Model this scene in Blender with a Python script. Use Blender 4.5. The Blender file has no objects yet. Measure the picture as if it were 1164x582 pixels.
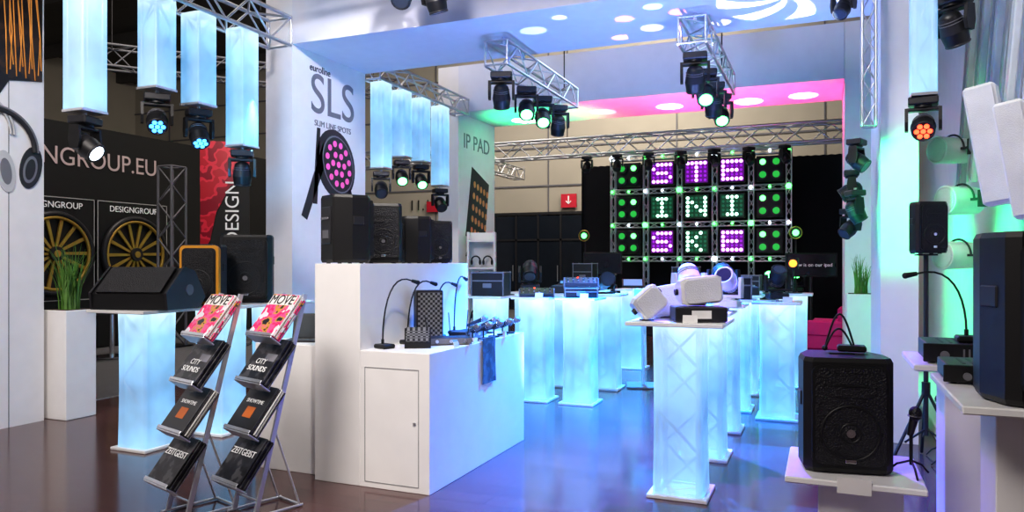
import bpy, bmesh, math, random
from mathutils import Matrix, Vector, Euler
random.seed(7)
sc = bpy.context.scene
try:
    sc.view_settings.view_transform = 'Standard'
    sc.view_settings.look = 'Medium High Contrast'
except Exception:
    pass
R = math.radians
# ------------------------------------------------------------------ materials
MC = {}
def mat(name, col, rough=.5, metal=0., em=None, es=0., bump=0., bs=200., var=0.06, vs=6.):
    if name in MC: return MC[name]
    m = bpy.data.materials.new(name); m.use_nodes = True
    nt = m.node_tree; b = nt.nodes['Principled BSDF']
    tc = nt.nodes.new('ShaderNodeTexCoord')
    n = nt.nodes.new('ShaderNodeTexNoise'); n.inputs['Scale'].default_value = vs
    nt.links.new(tc.outputs['Object'], n.inputs['Vector'])
    r = nt.nodes.new('ShaderNodeValToRGB')
    r.color_ramp.elements[0].position = .3; r.color_ramp.elements[1].position = .7
    r.color_ramp.elements[0].color = (*[c*(1-var) for c in col], 1)
    r.color_ramp.elements[1].color = (*[min(1, c*(1+var)) for c in col], 1)
    nt.links.new(n.outputs['Fac'], r.inputs['Fac'])
    nt.links.new(r.outputs['Color'], b.inputs['Base Color'])
    b.inputs['Roughness'].default_value = rough
    b.inputs['Metallic'].default_value = metal
    if em:
        b.inputs['Emission Color'].default_value = (*em, 1)
        b.inputs['Emission Strength'].default_value = es
    if bump:
        v = nt.nodes.new('ShaderNodeTexVoronoi'); v.inputs['Scale'].default_value = bs
        nt.links.new(tc.outputs['Object'], v.inputs['Vector'])
        bp = nt.nodes.new('ShaderNodeBump'); bp.inputs['Strength'].default_value = bump
        bp.inputs['Distance'].default_value = .004
        nt.links.new(v.outputs['Distance'], bp.inputs['Height'])
        nt.links.new(bp.outputs['Normal'], b.inputs['Normal'])
    MC[name] = m
    return m

WHITE = mat('white_laminate', (.84, .83, .82), .45, var=.02)
WALLW = mat('white_wall_paint', (.82, .81, .83), .7, var=.02)
BEAMW = mat('beam_paint', (.74, .75, .82), .7, var=.02)
BLACK = mat('black_plastic', (.009, .009, .010), .45)
BLK2 = mat('charcoal_plastic', (.022, .022, .026), .4)
GRILL = mat('metal_grille', (.012, .012, .015), .45, .2, bump=1., bs=130)
GREY = mat('grey_plastic', (.16, .16, .18), .5)
ALU = mat('aluminium', (.66, .68, .72), .3, .8)
ALUB = mat('aluminium_painted', (.5, .6, .72), .35, .4)
CHROME = mat('chrome', (.8, .8, .82), .15, 1)
WPL = mat('white_plastic', (.80, .80, .79), .35)
WBAF = mat('white_grille', (.70, .71, .72), .5, bump=.6, bs=150)
RED = mat('red_sign', (.6, .02, .05), .5)
MAG = mat('magenta_upholstery', (.55, .01, .16), .6)
GOLD = mat('gold_rim', (.50, .33, .07), .35, .5)
ORANGE = mat('orange_paint', (.75, .33, .03), .5)
TXTW = mat('white_lettering', (.85, .85, .85), .6, em=(1, 1, 1), es=.12)
TXTB = mat('black_lettering', (.02, .02, .02), .6)
LEAF = mat('leaf_green', (.12, .26, .05), .5, var=.4)
SOIL = mat('potting_soil', (.05, .03, .02), .9)
DRAPE = mat('black_drape', (.006, .007, .012), .9)
def emat(n, c, s): return mat(n, (c[0]*.3, c[1]*.3, c[2]*.3), .4, em=c, es=s)
EGREEN = emat('green_beam_lens', (.1, 1, .2), 9)
EBLUE = emat('blue_led_lens', (.05, .3, 1), 6)
EWHITE = emat('white_lens', (.8, .9, 1), 4)
ERED = emat('red_led_lens', (1, .06, .02), 6)
EPURP = emat('purple_pixel', (.85, .35, 1), 3.4)
EPURD = emat('purple_pixel_dim', (.4, .02, .75), .9)
EPALE = emat('pale_pixel', (.55, 1, .8), 2.6)
EPALD = emat('green_pixel_dim', (.02, .3, .14), .45)
EGRN2 = emat('green_pixel', (.1, 1, .15), 5)
EGRN3 = emat('green_lamp_dim', (.03, .6, .08), .7)
PGLOW = emat('purple_panel_face', (.28, .01, .5), .35)
GGLOW = emat('green_panel_face', (.01, .22, .08), .12)
DIML = mat('unlit_lens', (.05, .06, .08), .15)
SCREEN = emat('tablet_screen', (.15, .35, .7), .8)

def fabric():
    m = bpy.data.materials.new('backlit_stretch_fabric'); m.use_nodes = True
    nt = m.node_tree; nt.nodes.clear(); N = nt.nodes.new; L = nt.links.new
    out = N('ShaderNodeOutputMaterial'); em = N('ShaderNodeEmission'); tr = N('ShaderNodeBsdfTransparent')
    df = N('ShaderNodeBsdfDiffuse'); df.inputs['Color'].default_value = (.46, .52, .58, 1)
    tc = N('ShaderNodeTexCoord'); sp = N('ShaderNodeSeparateXYZ'); L(tc.outputs['Generated'], sp.inputs[0])
    r = N('ShaderNodeValToRGB')
    e = r.color_ramp.elements
    e[0].position = 0; e[0].color = (.13, .34, .54, 1)
    e[1].position = 1; e[1].color = (.52, .72, .80, 1)
    k = e.new(.45); k.color = (.075, .25, .47, 1)
    k = e.new(.8); k.color = (.20, .44, .63, 1)
    L(sp.outputs['Z'], r.inputs[0])
    n = N('ShaderNodeTexNoise'); n.inputs['Scale'].default_value = 3.; L(tc.outputs['Object'], n.inputs['Vector'])
    mr = N('ShaderNodeMapRange'); mr.inputs['From Min'].default_value = .3; mr.inputs['From Max'].default_value = .7
    mr.inputs['To Min'].default_value = .5; mr.inputs['To Max'].default_value = 1.2
    L(n.outputs['Fac'], mr.inputs['Value'])
    L(r.outputs[0], em.inputs['Color']); L(mr.outputs[0], em.inputs['Strength'])
    ad = N('ShaderNodeAddShader'); L(em.outputs[0], ad.inputs[0])
    mx = N('ShaderNodeMixShader'); mx.inputs[0].default_value = .62
    L(tr.outputs[0], mx.inputs[1]); L(df.outputs[0], mx.inputs[2]); L(mx.outputs[0], ad.inputs[1])
    L(ad.outputs[0], out.inputs['Surface'])
    return m
FAB = fabric()

def woodfloor():
    m = bpy.data.materials.new('dark_laminate_floor'); m.use_nodes = True
    nt = m.node_tree; N = nt.nodes.new; L = nt.links.new; b = nt.nodes['Principled BSDF']
    tc = N('ShaderNodeTexCoord'); mp = N('ShaderNodeMapping'); mp.inputs['Rotation'].default_value[2] = 0
    L(tc.outputs['Object'], mp.inputs[0])
    br = N('ShaderNodeTexBrick'); br.inputs['Scale'].default_value = 1
    br.inputs['Brick Width'].default_value = 1.3; br.inputs['Row Height'].default_value = .19
    br.inputs['Mortar Size'].default_value = .003
    br.inputs['Color1'].default_value = (.155, .078, .075, 1); br.inputs['Color2'].default_value = (.125, .063, .062, 1)
    br.inputs['Mortar'].default_value = (.035, .02, .02, 1)
    L(mp.outputs[0], br.inputs['Vector'])
    n = N('ShaderNodeTexNoise'); n.inputs['Scale'].default_value = 3; n.inputs['Detail'].default_value = 6
    mp2 = N('ShaderNodeMapping'); mp2.inputs['Scale'].default_value = (1, 12, 1); L(tc.outputs['Object'], mp2.inputs[0]); L(mp2.outputs[0], n.inputs['Vector'])
    mx = N('ShaderNodeMixRGB'); mx.blend_type = 'MULTIPLY'; mx.inputs[0].default_value = .5
    L(br.outputs['Color'], mx.inputs[1]); L(n.outputs['Fac'], mx.inputs[2])
    L(mx.outputs[0], b.inputs['Base Color'])
    b.inputs['Roughness'].default_value = .15; b.inputs['Specular IOR Level'].default_value = .6
    return m
WOOD = woodfloor()
CARPET = mat('grey_carpet', (.13, .13, .14), .9, bump=.5, bs=300)
HALLW = mat('hall_wall_beige', (.44, .41, .35), .85, var=.08, vs=.6)
HALLD = mat('hall_dark', (.10, .095, .09), .9)

def covermat(name, base, cols, scale, thr=.5):
    m = bpy.data.materials.new(name); m.use_nodes = True
    nt = m.node_tree; N = nt.nodes.new; L = nt.links.new; b = nt.nodes['Principled BSDF']
    tc = N('ShaderNodeTexCoord'); n = N('ShaderNodeTexNoise'); n.inputs['Scale'].default_value = scale
    L(tc.outputs['Object'], n.inputs['Vector'])
    r = N('ShaderNodeValToRGB'); r.color_ramp.interpolation = 'CONSTANT'
    e = r.color_ramp.elements; e[0].color = (*base, 1); e[1].position = thr; e[1].color = (*cols[0], 1)
    for i, c in enumerate(cols[1:]):
        k = e.new(min(.98, thr+.07*(i+1))); k.color = (*c, 1)
    L(n.outputs['Fac'], r.inputs[0]); L(r.outputs[0], b.inputs['Base Color']); b.inputs['Roughness'].default_value = .3
    return m
CV_MOVE = covermat('magazine_cover_bright', (.7, .7, .75), [(.75, .02, .15), (.75, .1, .3), (.6, .3, .05), (.02, .02, .03)], 14, .42)
CV_BLK = covermat('magazine_cover_dark', (.012, .012, .014), [(.02, .02, .025), (.06, .06, .065)], 16, .5)
CV_ORA = mat('magazine_cover_black', (.02, .02, .022), .3)
PAPER = mat('paper', (.75, .74, .72), .7)
BAG = covermat('printed_blue_bag', (.02, .04, .08), [(.02, .08, .15), (.07, .13, .2)], 12, .5)
BANN = covermat('banner_red_facets', (.55, .01, .03), [(.8, .03, .07), (.3, .0, .02)], 3, .48)
HAIR = covermat('poster_dark_hair', (.02, .012, .01), [(.04, .02, .012), (.07, .03, .012)], 5, .5)

# ------------------------------------------------------------------ geometry builder
class G:
    def __init__(s):
        s.v = []; s.f = []; s.mi = []; s.sm = []; s.mats = []; s.M = Matrix.Identity(4)
    def add(s, vs, fs, m, smooth=False):
        if m not in s.mats: s.mats.append(m)
        k = s.mats.index(m); o = len(s.v)
        for p in vs: s.v.append(tuple(s.M @ Vector(p)))
        for i, f in enumerate(fs):
            s.f.append([o+j for j in f]); s.mi.append(k)
            s.sm.append(smooth[i] if isinstance(smooth, list) else smooth)
    def box(s, c, d, m, bv=0, rot=None):
        hx, hy, hz = d[0]/2, d[1]/2, d[2]/2
        T = Matrix.Translation(c)
        if rot: T = T @ Euler(rot).to_matrix().to_4x4()
        if not bv:
            vs = [(x*hx, y*hy, z*hz) for x in (-1, 1) for y in (-1, 1) for z in (-1, 1)]
            fs = [(0, 1, 3, 2), (4, 6, 7, 5), (0, 4, 5, 1), (2, 3, 7, 6), (0, 2, 6, 4), (1, 5, 7, 3)]
        else:
            bv = min(bv, hx*.9, hy*.9, hz*.9)
            vs = []; ix = {}
            for x in (-1, 1):
                for y in (-1, 1):
                    for z in (-1, 1):
                        ix[x, y, z] = len(vs)
                        vs += [(x*hx, y*(hy-bv), z*(hz-bv)), (x*(hx-bv), y*hy, z*(hz-bv)), (x*(hx-bv), y*(hy-bv), z*hz)]
            fs = []
            q = [(-1, -1), (-1, 1), (1, 1), (1, -1)]
            for a in (-1, 1):
                fs.append([ix[a, p, r] for p, r in q]); fs.append([ix[p, a, r]+1 for p, r in q]); fs.append([ix[p, r, a]+2 for p, r in q])
            for a in (-1, 1):
                for b in (-1, 1):
                    fs.append([ix[a, b, -1], ix[a, b, 1], ix[a, b, 1]+1, ix[a, b, -1]+1])
                    fs.append([ix[a, -1, b], ix[a, 1, b], ix[a, 1, b]+2, ix[a, -1, b]+2])
                    fs.append([ix[-1, a, b]+1, ix[1, a, b]+1, ix[1, a, b]+2, ix[-1, a, b]+2])
                    for c2 in (-1, 1):
                        i = ix[a, b, c2]; fs.append([i, i+1, i+2])
        s.add([tuple(T @ Vector(p)) for p in vs], fs, m)
    def cyl(s, p0, p1, r, m, n=12, r2=None, caps=True):
        p0 = Vector(p0); p1 = Vector(p1); r2 = r if r2 is None else r2
        d = (p1-p0)
        if d.length < 1e-7: return
        q = d.to_track_quat('Z', 'Y')
        ring = [q @ Vector((math.cos(2*math.pi*i/n), math.sin(2*math.pi*i/n), 0)) for i in range(n)]
        a = [tuple(p0+v*r) for v in ring]; b = [tuple(p1+v*r2) for v in ring]
        s.add(a+b, [(i, (i+1) % n, n+(i+1) % n, n+i) for i in range(n)], m, True)
        if caps:
            s.add(a, [tuple(range(n))], m); s.add(b, [tuple(range(n))], m)
    def sph(s, c, r, m, n=12, k=8):
        if not hasattr(r, '__len__'): r = (r, r, r)
        vs = []; fs = []
        for j in range(k+1):
            t = math.pi*j/k
            for i in range(n):
                a = 2*math.pi*i/n
                vs.append((c[0]+r[0]*math.sin(t)*math.cos(a), c[1]+r[1]*math.sin(t)*math.sin(a), c[2]+r[2]*math.cos(t)))
        for j in range(k):
            for i in range(n):
                fs.append((j*n+i, j*n+(i+1) % n, (j+1)*n+(i+1) % n, (j+1)*n+i))
        s.add(vs, fs, m, True)
    def tor(s, c, Rr, r, m, ax='Z', n=24, k=8, arc=1.):
        vs = []; fs = []; nn = n if arc >= 1 else n+1
        for i in range(nn):
            a = 2*math.pi*arc*i/n
            for j in range(k):
                b = 2*math.pi*j/k
                x = (Rr+r*math.cos(b))*math.cos(a); y = (Rr+r*math.cos(b))*math.sin(a); z = r*math.sin(b)
                p = {'Z': (x, y, z), 'Y': (x, z, y), 'X': (z, x, y)}[ax]
                vs.append((c[0]+p[0], c[1]+p[1], c[2]+p[2]))
        for i in range(n):
            i2 = (i+1) % nn
            for j in range(k):
                fs.append((i*k+j, i2*k+j, i2*k+(j+1) % k, i*k+(j+1) % k))
        s.add(vs, fs, m, True)
    def tube(s, pts, r, m, n=8):
        for a, b in zip(pts[:-1], pts[1:]):
            s.cyl(a, b, r, m, n)
        for p in pts[1:-1]: s.sph(p, r, m, n, 4)
    def prism(s, outl, a0, a1, m, plane='XY', smooth=False):
        def P(u, v, w): return {'XY': (u, v, w), 'XZ': (u, w, v), 'YZ': (w, u, v)}[plane]
        n = len(outl); A = [P(u, v, a0) for u, v in outl]; B = [P(u, v, a1) for u, v in outl]
        s.add(A+B, [(i, (i+1) % n, n+(i+1) % n, n+i) for i in range(n)], m, smooth)
        s.add(A, [tuple(range(n))], m); s.add(B, [tuple(range(n))], m)
    def truss(s, p0, p1, w, m=None, bay=None, r=.017, flip=0):
        m = m or ALU; bay = bay or w*1.1
        p0 = Vector(p0); p1 = Vector(p1); d = p1-p0; L = d.length; q = d.to_track_quat('Z', 'Y')
        cs = [Vector((x*w/2, y*w/2, 0)) for x, y in ((-1, -1), (1, -1), (1, 1), (-1, 1))]
        for c in cs: s.cyl(p0+q @ c, p1+q @ c, r, m, 8)
        nb = max(1, round(L/bay)); h = L/nb
        for i in range(nb):
            for k in range(4):
                a, b = cs[k], cs[(k+1) % 4]
                if (i+k+flip) % 2: a, b = b, a
                s.cyl(p0+q @ (a+Vector((0, 0, i*h))), p0+q @ (b+Vector((0, 0, (i+1)*h))), r*.55, m, 6)
        for t in (0, L):
            for k in range(4):
                s.cyl(p0+q @ (cs[k]+Vector((0, 0, t))), p0+q @ (cs[(k+1) % 4]+Vector((0, 0, t))), r*.7, m, 6)
    def done(s, name, loc=(0, 0, 0), rz=0, rot=None, parent=None):
        me = bpy.data.meshes.new(name)
        me.from_pydata(s.v, [], s.f)
        for m in s.mats: me.materials.append(m)
        me.polygons.foreach_set('material_index', s.mi); me.polygons.foreach_set('use_smooth', s.sm)
        bm = bmesh.new(); bm.from_mesh(me); bmesh.ops.recalc_face_normals(bm, faces=bm.faces[:]); bm.to_mesh(me); bm.free()
        me.update()
        o = bpy.data.objects.new(name, me); sc.collection.objects.link(o)
        o.location = loc; o.rotation_euler = rot if rot else (0, 0, rz)
        if parent: o.parent = parent
        return o

def text(parent, body, loc, rot, size, m, ext=.003, name='lettering', sx=1, al='CENTER'):
    c = bpy.data.curves.new(name, 'FONT'); c.body = body; c.size = size; c.extrude = ext
    c.align_x = al; c.align_y = 'CENTER'; c.materials.append(m)
    o = bpy.data.objects.new(name, c); sc.collection.objects.link(o)
    o.parent = parent; o.location = loc; o.rotation_euler = rot; o.scale = (sx, 1, 1)
    return o
def rrect(w, h, r, n=4, cx=0, cy=0):
    o = []
    for sx, sy, a0 in ((1, 1, 0), (-1, 1, 90), (-1, -1, 180), (1, -1, 270)):
        for i in range(n+1):
            a = R(a0+90*i/n); o.append((cx+sx*(w/2-r)+r*math.cos(a), cy+sy*(h/2-r)+r*math.sin(a)))
    return o
def circ(cx, cy, rx, ry=None, n=24, t=0):
    ry = ry or rx; o = []
    for i in range(n):
        a = 2*math.pi*i/n; x = rx*math.cos(a); y = ry*math.sin(a)
        o.append((cx+x*math.cos(t)-y*math.sin(t), cy+x*math.sin(t)+y*math.cos(t)))
    return o

# ------------------------------------------------------------------ camera
cam = bpy.data.cameras.new('camera'); co = bpy.data.objects.new('camera', cam); sc.collection.objects.link(co)
co.location = (0, 0, 1.5); co.rotation_euler = (R(90), 0, R(22.8))
cam.sensor_width = 36; cam.sensor_fit = 'HORIZONTAL'; cam.lens = 26.16; cam.shift_y = .006
cam.clip_end = 200; sc.camera = co

# ------------------------------------------------------------------ room shell
g = G(); g.box((-10, 9, -.06), (50, 30, .1), CARPET); g.done('floor')
g = G(); g.box((-2.6, 6.9, -.005), (9.4, 20, .01), WOOD)
g.box((-7.31, 6.9, -.002), (.04, 20, .012), ALU); g.done('floor_booth')
g = G(); g.box((-10, 9, 9.05), (50, 30, .1), HALLD)
for i in range(8): g.box((-10, -4+i*3.6, 8.8), (50, .2, .4), HALLD)
g.done('ceiling')
g = G(); g.box((-10, 22.1, 4.5), (50, .2, 9), HALLW)
for z in (3.9, 5.1, 6.3, 7.5): g.box((-10, 21.98, z), (50, .04, .05), GREY)
for i in range(12): g.box((-32+i*4, 21.98, 4.5), (.04, .03, 9), GREY)
wb = g.done('wall_back')
g = G(); g.box((-26, 9, 4.5), (.2, 26, 9), HALLW)
for z in (3.5, 5.5): g.box((-25.88, 9, z), (.04, 26, .08), GREY)
g.done('wall_left')
GLASSD = mat('dark_door_glass', (.015, .02, .03), .08)
g = G()
for i in range(5):
    x = -9.8+i*.75
    g.box((x, 21.9, 1.5), (.06, .1, 3.0), BLK2)
    if i < 4: g.box((x+.375, 21.91, 1.5), (.69, .05, 2.9), GLASSD); g.cyl((x+.65, 21.84, .9), (x+.65, 21.84, 1.4), .015, ALU, 8)
g.box((-8.3, 21.9, 3.03), (3.06, .1, .08), BLK2); g.box((-8.3, 21.9, 2.2), (3.06, .1, .06), BLK2)
g.done('door_1')
g = G(); g.box((-7.3, 21.9, 3.4), (.5, .04, .42), RED)
g.box((-7.3, 21.87, 3.44), (.035, .02, .22), TXTW); g.box((-7.34, 21.87, 3.35), (.12, .02, .03), TXTW, rot=(0, R(45), 0)); g.box((-7.26, 21.87, 3.35), (.12, .02, .03), TXTW, rot=(0, R(-45), 0))
g.done('exit_sign')
text(wb, '11.1', (-12.6, 21.95, 3.4), (R(90), 0, 0), .5, TXTB)
g = G(); g.box((-11.7, 21.9, 3.35), (1.2, .05, .35), RED); g.box((-11.5, 21.87, 3.35), (.6, .02, .1), TXTW); g.done('wayfinding_sign')

# ------------------------------------------------------------------ pillars and beams
PX = -5.63
g = G(); g.box((PX-.19, 7.625, 2.385), (.38, 1.47, 4.77), WALLW); p1 = g.done('exhibition_pillar')
g = G(); g.box((PX-.19, 11.825, 2.385), (.38, 1.47, 4.77), WALLW); p2 = g.done('exhibition_pillar')
g = G(); g.box((.57, 7.625, 2.385), (.28, 1.40, 4.77), WALLW); p3 = g.done('exhibition_pillar')
g = G(); g.box((.42, 11.825, 2.385), (.34, 1.47, 4.77), WALLW); p4 = g.done('exhibition_pillar')
g = G(); g.box(((PX+.425)/2, 7.625, 4.385), (.425-PX, 1.47, .77), BEAMW); g.done('overhead_beam')
g = G(); g.box(((PX+.245)/2, 11.825, 4.385), (.245-PX, 1.47, .77), BEAMW); g.done('overhead_beam')

# posters
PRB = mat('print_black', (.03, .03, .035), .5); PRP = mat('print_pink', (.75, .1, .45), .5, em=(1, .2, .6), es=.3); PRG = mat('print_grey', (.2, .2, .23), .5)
g = G(); x0, x1 = PX+.001, PX+.006
g.prism(circ(7.72, 2.72, .44, .38, 32, R(-60)), x0, x1, PRB, 'YZ')
g.prism(circ(7.76, 2.72, .37, .30, 32, R(-60)), x1, x1+.003, PRG, 'YZ')
g.prism(circ(7.76, 2.72, .35, .285, 32, R(-60)), x1+.003, x1+.005, PRB, 'YZ')
for (a, b) in [(0, 0)]+[(.115*math.cos(R(60*i)), .115*math.sin(R(60*i))) for i in range(6)]+[(.23*math.cos(R(30*i+15)), .23*math.sin(R(30*i+15))) for i in range(12)]:
    u = a*1.15; v = b*.95; t = R(-60)
    g.prism(circ(7.76+u*math.cos(t)-v*math.sin(t), 2.72+u*math.sin(t)+v*math.cos(t), .040, .040, 12), x1+.005, x1+.007, PRP, 'YZ')
g.prism([(7.62, 2.95), (7.45, 2.95), (7.05, 2.05), (7.15, 2.0)], x0, x1, PRB, 'YZ')
g.prism([(7.40, 3.12), (7.34, 3.12), (7.26, 2.2), (7.34, 2.2)], x0, x1, PRB, 'YZ')
g.prism([(7.95, 2.45), (8.02, 2.45), (8.2, 2.0), (8.13, 2.0)], x0, x1, PRB, 'YZ')
po = g.done('spotlight_poster')
TR = (R(90), 0, R(90))
text(po, 'SLS', (PX+.003, 7.66, 3.5), TR, .68, PRG, sx=.95)
text(po, 'SLIM LINE SPOTS', (PX+.003, 7.66, 3.17), TR, .1, PRG)
text(po, 'euroline', (PX+.003, 7.4, 3.82), TR, .12, PRB)
g = G()
g.prism([(11.35, 1.95), (12.1, 1.75), (12.3, 2.9), (11.6, 3.15)], x0, x1, PRB, 'YZ')
for i in range(5):
    for j in range(5):
        g.prism(circ(11.58+i*.13+j*.03, 2.05+j*.2-i*.035, .045, .06, 10), x1, x1+.003, mat('print_orange', (.75, .3, .12), .5), 'YZ')
g.prism([(11.55, 1.95), (11.6, 1.93), (11.45, 1.6), (11.35, 1.6)], x0, x1, PRB, 'YZ')
g.prism([(12.1, 1.85), (12.15, 1.83), (12.2, 1.5), (12.1, 1.5)], x0, x1, PRB, 'YZ')
po = g.done('panel_light_poster')
text(po, 'IP PAD', (PX+.003, 11.8, 3.55), TR, .36, PRG)

g = G(); g.box((-6.92, 3.6, 2.6), (.2, 2.36, 5.2), WALLW)
for y in (3.6, 4.45): g.box((-6.819, y, 2.6), (.004, .006, 5.2), GREY)
pl = g.done('exhibition_wall_panel')
x0, x1 = -.006, 0.
g = G()
g.prism([(3.2, 2.98), (4.35, 2.98), (4.45, 3.15), (4.76, 3.2), (4.76, 5.1), (3.2, 5.1)], x0, x1, HAIR, 'YZ')
for i in range(12):
    y = 4.42+i*.029
    g.tube([(x1, y, 5.1), (x1, y-.04+.02*math.sin(i), 4.3), (x1, y+.03*math.sin(i*2), 3.6), (x1, y+.01, 3.2+.05*(i % 3))], .006, mat('print_copper', (.75, .3, .04), .5), 6)
HPG = mat('print_silver', (.55, .55, .57), .5)
for rr, mm, th in ((.345, PRB, .022), (.375, PRG, .012)):
    g.tor((x1+.018, 4.33, 2.52), rr, th, mm, 'X', 32, 6, .5)
for rr in (.30, .33):
    g.tor((x1+.010, 4.16, 2.66), rr, .012, HPG, 'X', 32, 6, .5)
g.prism(circ(4.65, 2.38, .10, .20, 24, R(-12)), x0, x1+.006, PRB, 'YZ')
g.prism(circ(4.64, 2.36, .065, .13, 24, R(-12)), x1+.006, x1+.008, PRG, 'YZ')
g.prism(circ(4.64, 2.36, .045, .1, 24, R(-12)), x1+.008, x1+.010, PRB, 'YZ')
g.prism(circ(4.42, 2.32, .085, .19, 24, R(8)), x0, x1+.004, HPG, 'YZ')
g.prism(circ(4.42, 2.32, .05, .12, 24, R(8)), x1+.004, x1+.006, PRG, 'YZ')
g.done('headphones_poster', (-6.813, 0, 0))

# right wall
g = G(); g.box((1.42, 10, 2.6), (.12, 10, 5.2), WALLW); g.done('wall_right')
g = G(); g.box((1.11, 8.8, .06), (.5, 7.4, .12), WHITE, .01); g.done('trim_1')
LITP = mat('glossy_white_fin', (.65, .7, .72), .12)
g = G()
for i in range(5):
    y = 5.3+i*.6
    g.box((1.22, y, 3.6), (.05, .12, 3.0), LITP, .01, rot=(R(24), 0, 0))
    g.box((1.19, y+.1, 3.6), (.02, .03, 3.0), ALU, .004, rot=(R(24), 0, 0))
g.done('slanted_wall_fins')

# ------------------------------------------------------------------ counter
g = G()
g.box((-3.055, 5.015, .745), (.37, 1.63, 1.49), WHITE, .003)
g.box((-2.605, 5.015, .455), (.53, 1.63, .91), WHITE, .003)
g.box((-3.545, 5.065, .455), (.61, 1.53, .91), WHITE, .003)
SEAM = mat('shadow_gap', (.25, .25, .26), .8)
for a in (-2.83, -2.42): g.box((a, 4.199, .42), (.004, .004, .76), SEAM)
g.box((-2.625, 4.199, .8), (.41, .004, .004), SEAM); g.box((-2.625, 4.199, .04), (.41, .004, .004), SEAM)
g.cyl((-2.45, 4.2, .45), (-2.45, 4.195, .45), .012, ALU, 12)
g.done('display_counter')

# ------------------------------------------------------------------ plinths
def plinth(x, y, top=1.125, plate=.44, w=.32, rz=0.):
    g = G(); t = .025
    g.box((0, 0, .012), (w+.06, w+.06, .024), WPL, .004)
    g.box((0, 0, top-t/2), (plate, plate, t), WPL, .004)
    g.truss((0, 0, .024), (0, 0, top-t), w-.06, ALUB, .26, .018)
    o = g.done('illuminated_display_plinth', (x, y, 0), rz)
    h = G(); n = 12; vs = []; fs = []
    prof = rrect(1, 1, .1, 3); k = len(prof)
    for j in range(n+1):
        z = .024+(top-t-.024)*j/n; u = j/n; s_ = w*(1-.04*math.sin(math.pi*u))
        for p in prof: vs.append((p[0]*s_, p[1]*s_, z))
    for j in range(n):
        for i in range(k): fs.append((j*k+i, j*k+(i+1) % k, (j+1)*k+(i+1) % k, (j+1)*k+i))
    h.add(vs, fs, FAB, True)
    h.done('fabric_sleeve', parent=o)
    return o
PL = [(-.86, 4.89, .6), (-.86, 5.9, .44), (-.86, 6.9, .44), (-.86, 7.9, .44), (-.86, 8.9, .44),
      (-.42, 7.6, .44), (-.95, 10.2, .44), (-.35, 9.6, .44),
      (-2.9, 7.6, .44), (-2.4, 7.6, .44), (-2.9, 8.6, .44), (-2.4, 8.6, .44), (-2.9, 9.6, .44), (-2.5, 10.4, .44),
      (-3.45, 7.6, .44), (-4.0, 7.6, .44), (-3.45, 8.8, .44), (-1.9, 11.2, .44), (-3.4, 11, .44),
      (-5.08, 4.43, .62), (-4.93, 5.08, .62), (-4.9, 5.74, .62)]
for x, y, p in PL: plinth(x, y, 1.125, p)

def hang_tube(x, y, z0, z1, w=.25):
    g = G(); g.truss((0, 0, z0), (0, 0, z1), w-.06, ALUB, .24, .014)
    g.box((0, 0, z0-.01), (w, w, .02), ALU)
    o = g.done('hanging_fabric_column', (x, y, 0))
    h = G(); prof = rrect(w, w, w*.1, 3); k = len(prof)
    vs = []; n = 8
    for j in range(n+1):
        for p in prof: vs.append((p[0], p[1], z0+(z1-z0)*j/n))
    fs = [(j*k+i, j*k+(i+1) % k, (j+1)*k+(i+1) % k, (j+1)*k+i) for j in range(n) for i in range(k)]
    h.add(vs, fs, FAB, True); h.done('fabric_sleeve', parent=o)
def moving_head(x, y, z, pan=0, tilt=20, lens=DIML, s=1., up=False, multi=False, ba=None, bb=None):
    A_, B_ = ba or BLK2, bb or BLACK
    g = G()
    g.box((0, 0, -.045), (.27, .2, .08), A_, .012)
    g.cyl((0, 0, -.085), (0, 0, -.11), .08, B_, 16)
    g.box((0, 0, -.125), (.32, .1, .035), A_, .01)
    for sx in (-1, 1):
        g.prism([(-.05, -.11), (.05, -.11), (.065, -.25), (.045, -.34), (-.045, -.34), (-.065, -.25)], sx*.135, sx*.165, B_, 'YZ')
    M0 = g.M
    g.M = Matrix.Translation((0, 0, -.29)) @ Matrix.Rotation(R(tilt), 4, 'X')
    g.cyl((0, 0, .1), (0, 0, -.04), .09, A_, 20, .115); g.cyl((0, 0, -.04), (0, 0, -.15), .115, B_, 20, .1)
    g.sph((0, 0, .09), (.092, .092, .06), B_, 16, 8)
    g.tor((0, 0, -.15), .095, .012, A_, 'Z', 20, 6)
    for k in range(4): g.tor((0, 0, .07-k*.025), .1, .004, GREY, 'Z', 20, 4)
    if multi:
        g.cyl((0, 0, -.15), (0, 0, -.152), .09, BLACK, 20)
        for a, b in [(0, 0)]+[(.058*math.cos(R(60*i)), .058*math.sin(R(60*i))) for i in range(6)]:
            g.cyl((a, b, -.152), (a, b, -.16), .024, lens, 12)
    else:
        g.cyl((0, 0, -.15), (0, 0, -.158), .08, lens, 20)
    g.M = M0
    g.cyl((0, 0, 0), (0, 0, .03), .02, ALU, 8)
    o = g.done('moving_head_light', (x, y, z), R(pan), (R(180), 0, R(pan)) if up else None)
    o.scale = (s, s, s)
    return o
for x, y, z, pan, ti, le, mu in [(-5.5, 4.2, 2.72, 105, -55, EWHITE, False), (-5.5, 4.9, 3.05, 50, -50, EBLUE, True), (-5.5, 5.38, 3.0, 60, -35, EBLUE, True), (-5.45, 5.9, 2.68, 40, 10, DIML, False)]:
    hang_tube(x, y, z, 3.85, .235); moving_head(x, y, z-.045, pan, ti, le, .80, multi=mu)
g = G(); g.truss((-5.48, 2.4, 4.0), (-5.48, 6.5, 4.0), .3, ALU, .32, .022)
for y in (2.8, 6.2): g.cyl((-5.48, y, 4.15), (-5.48, y, 9), .008, BLK2, 6)
g.done('lighting_truss')
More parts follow.
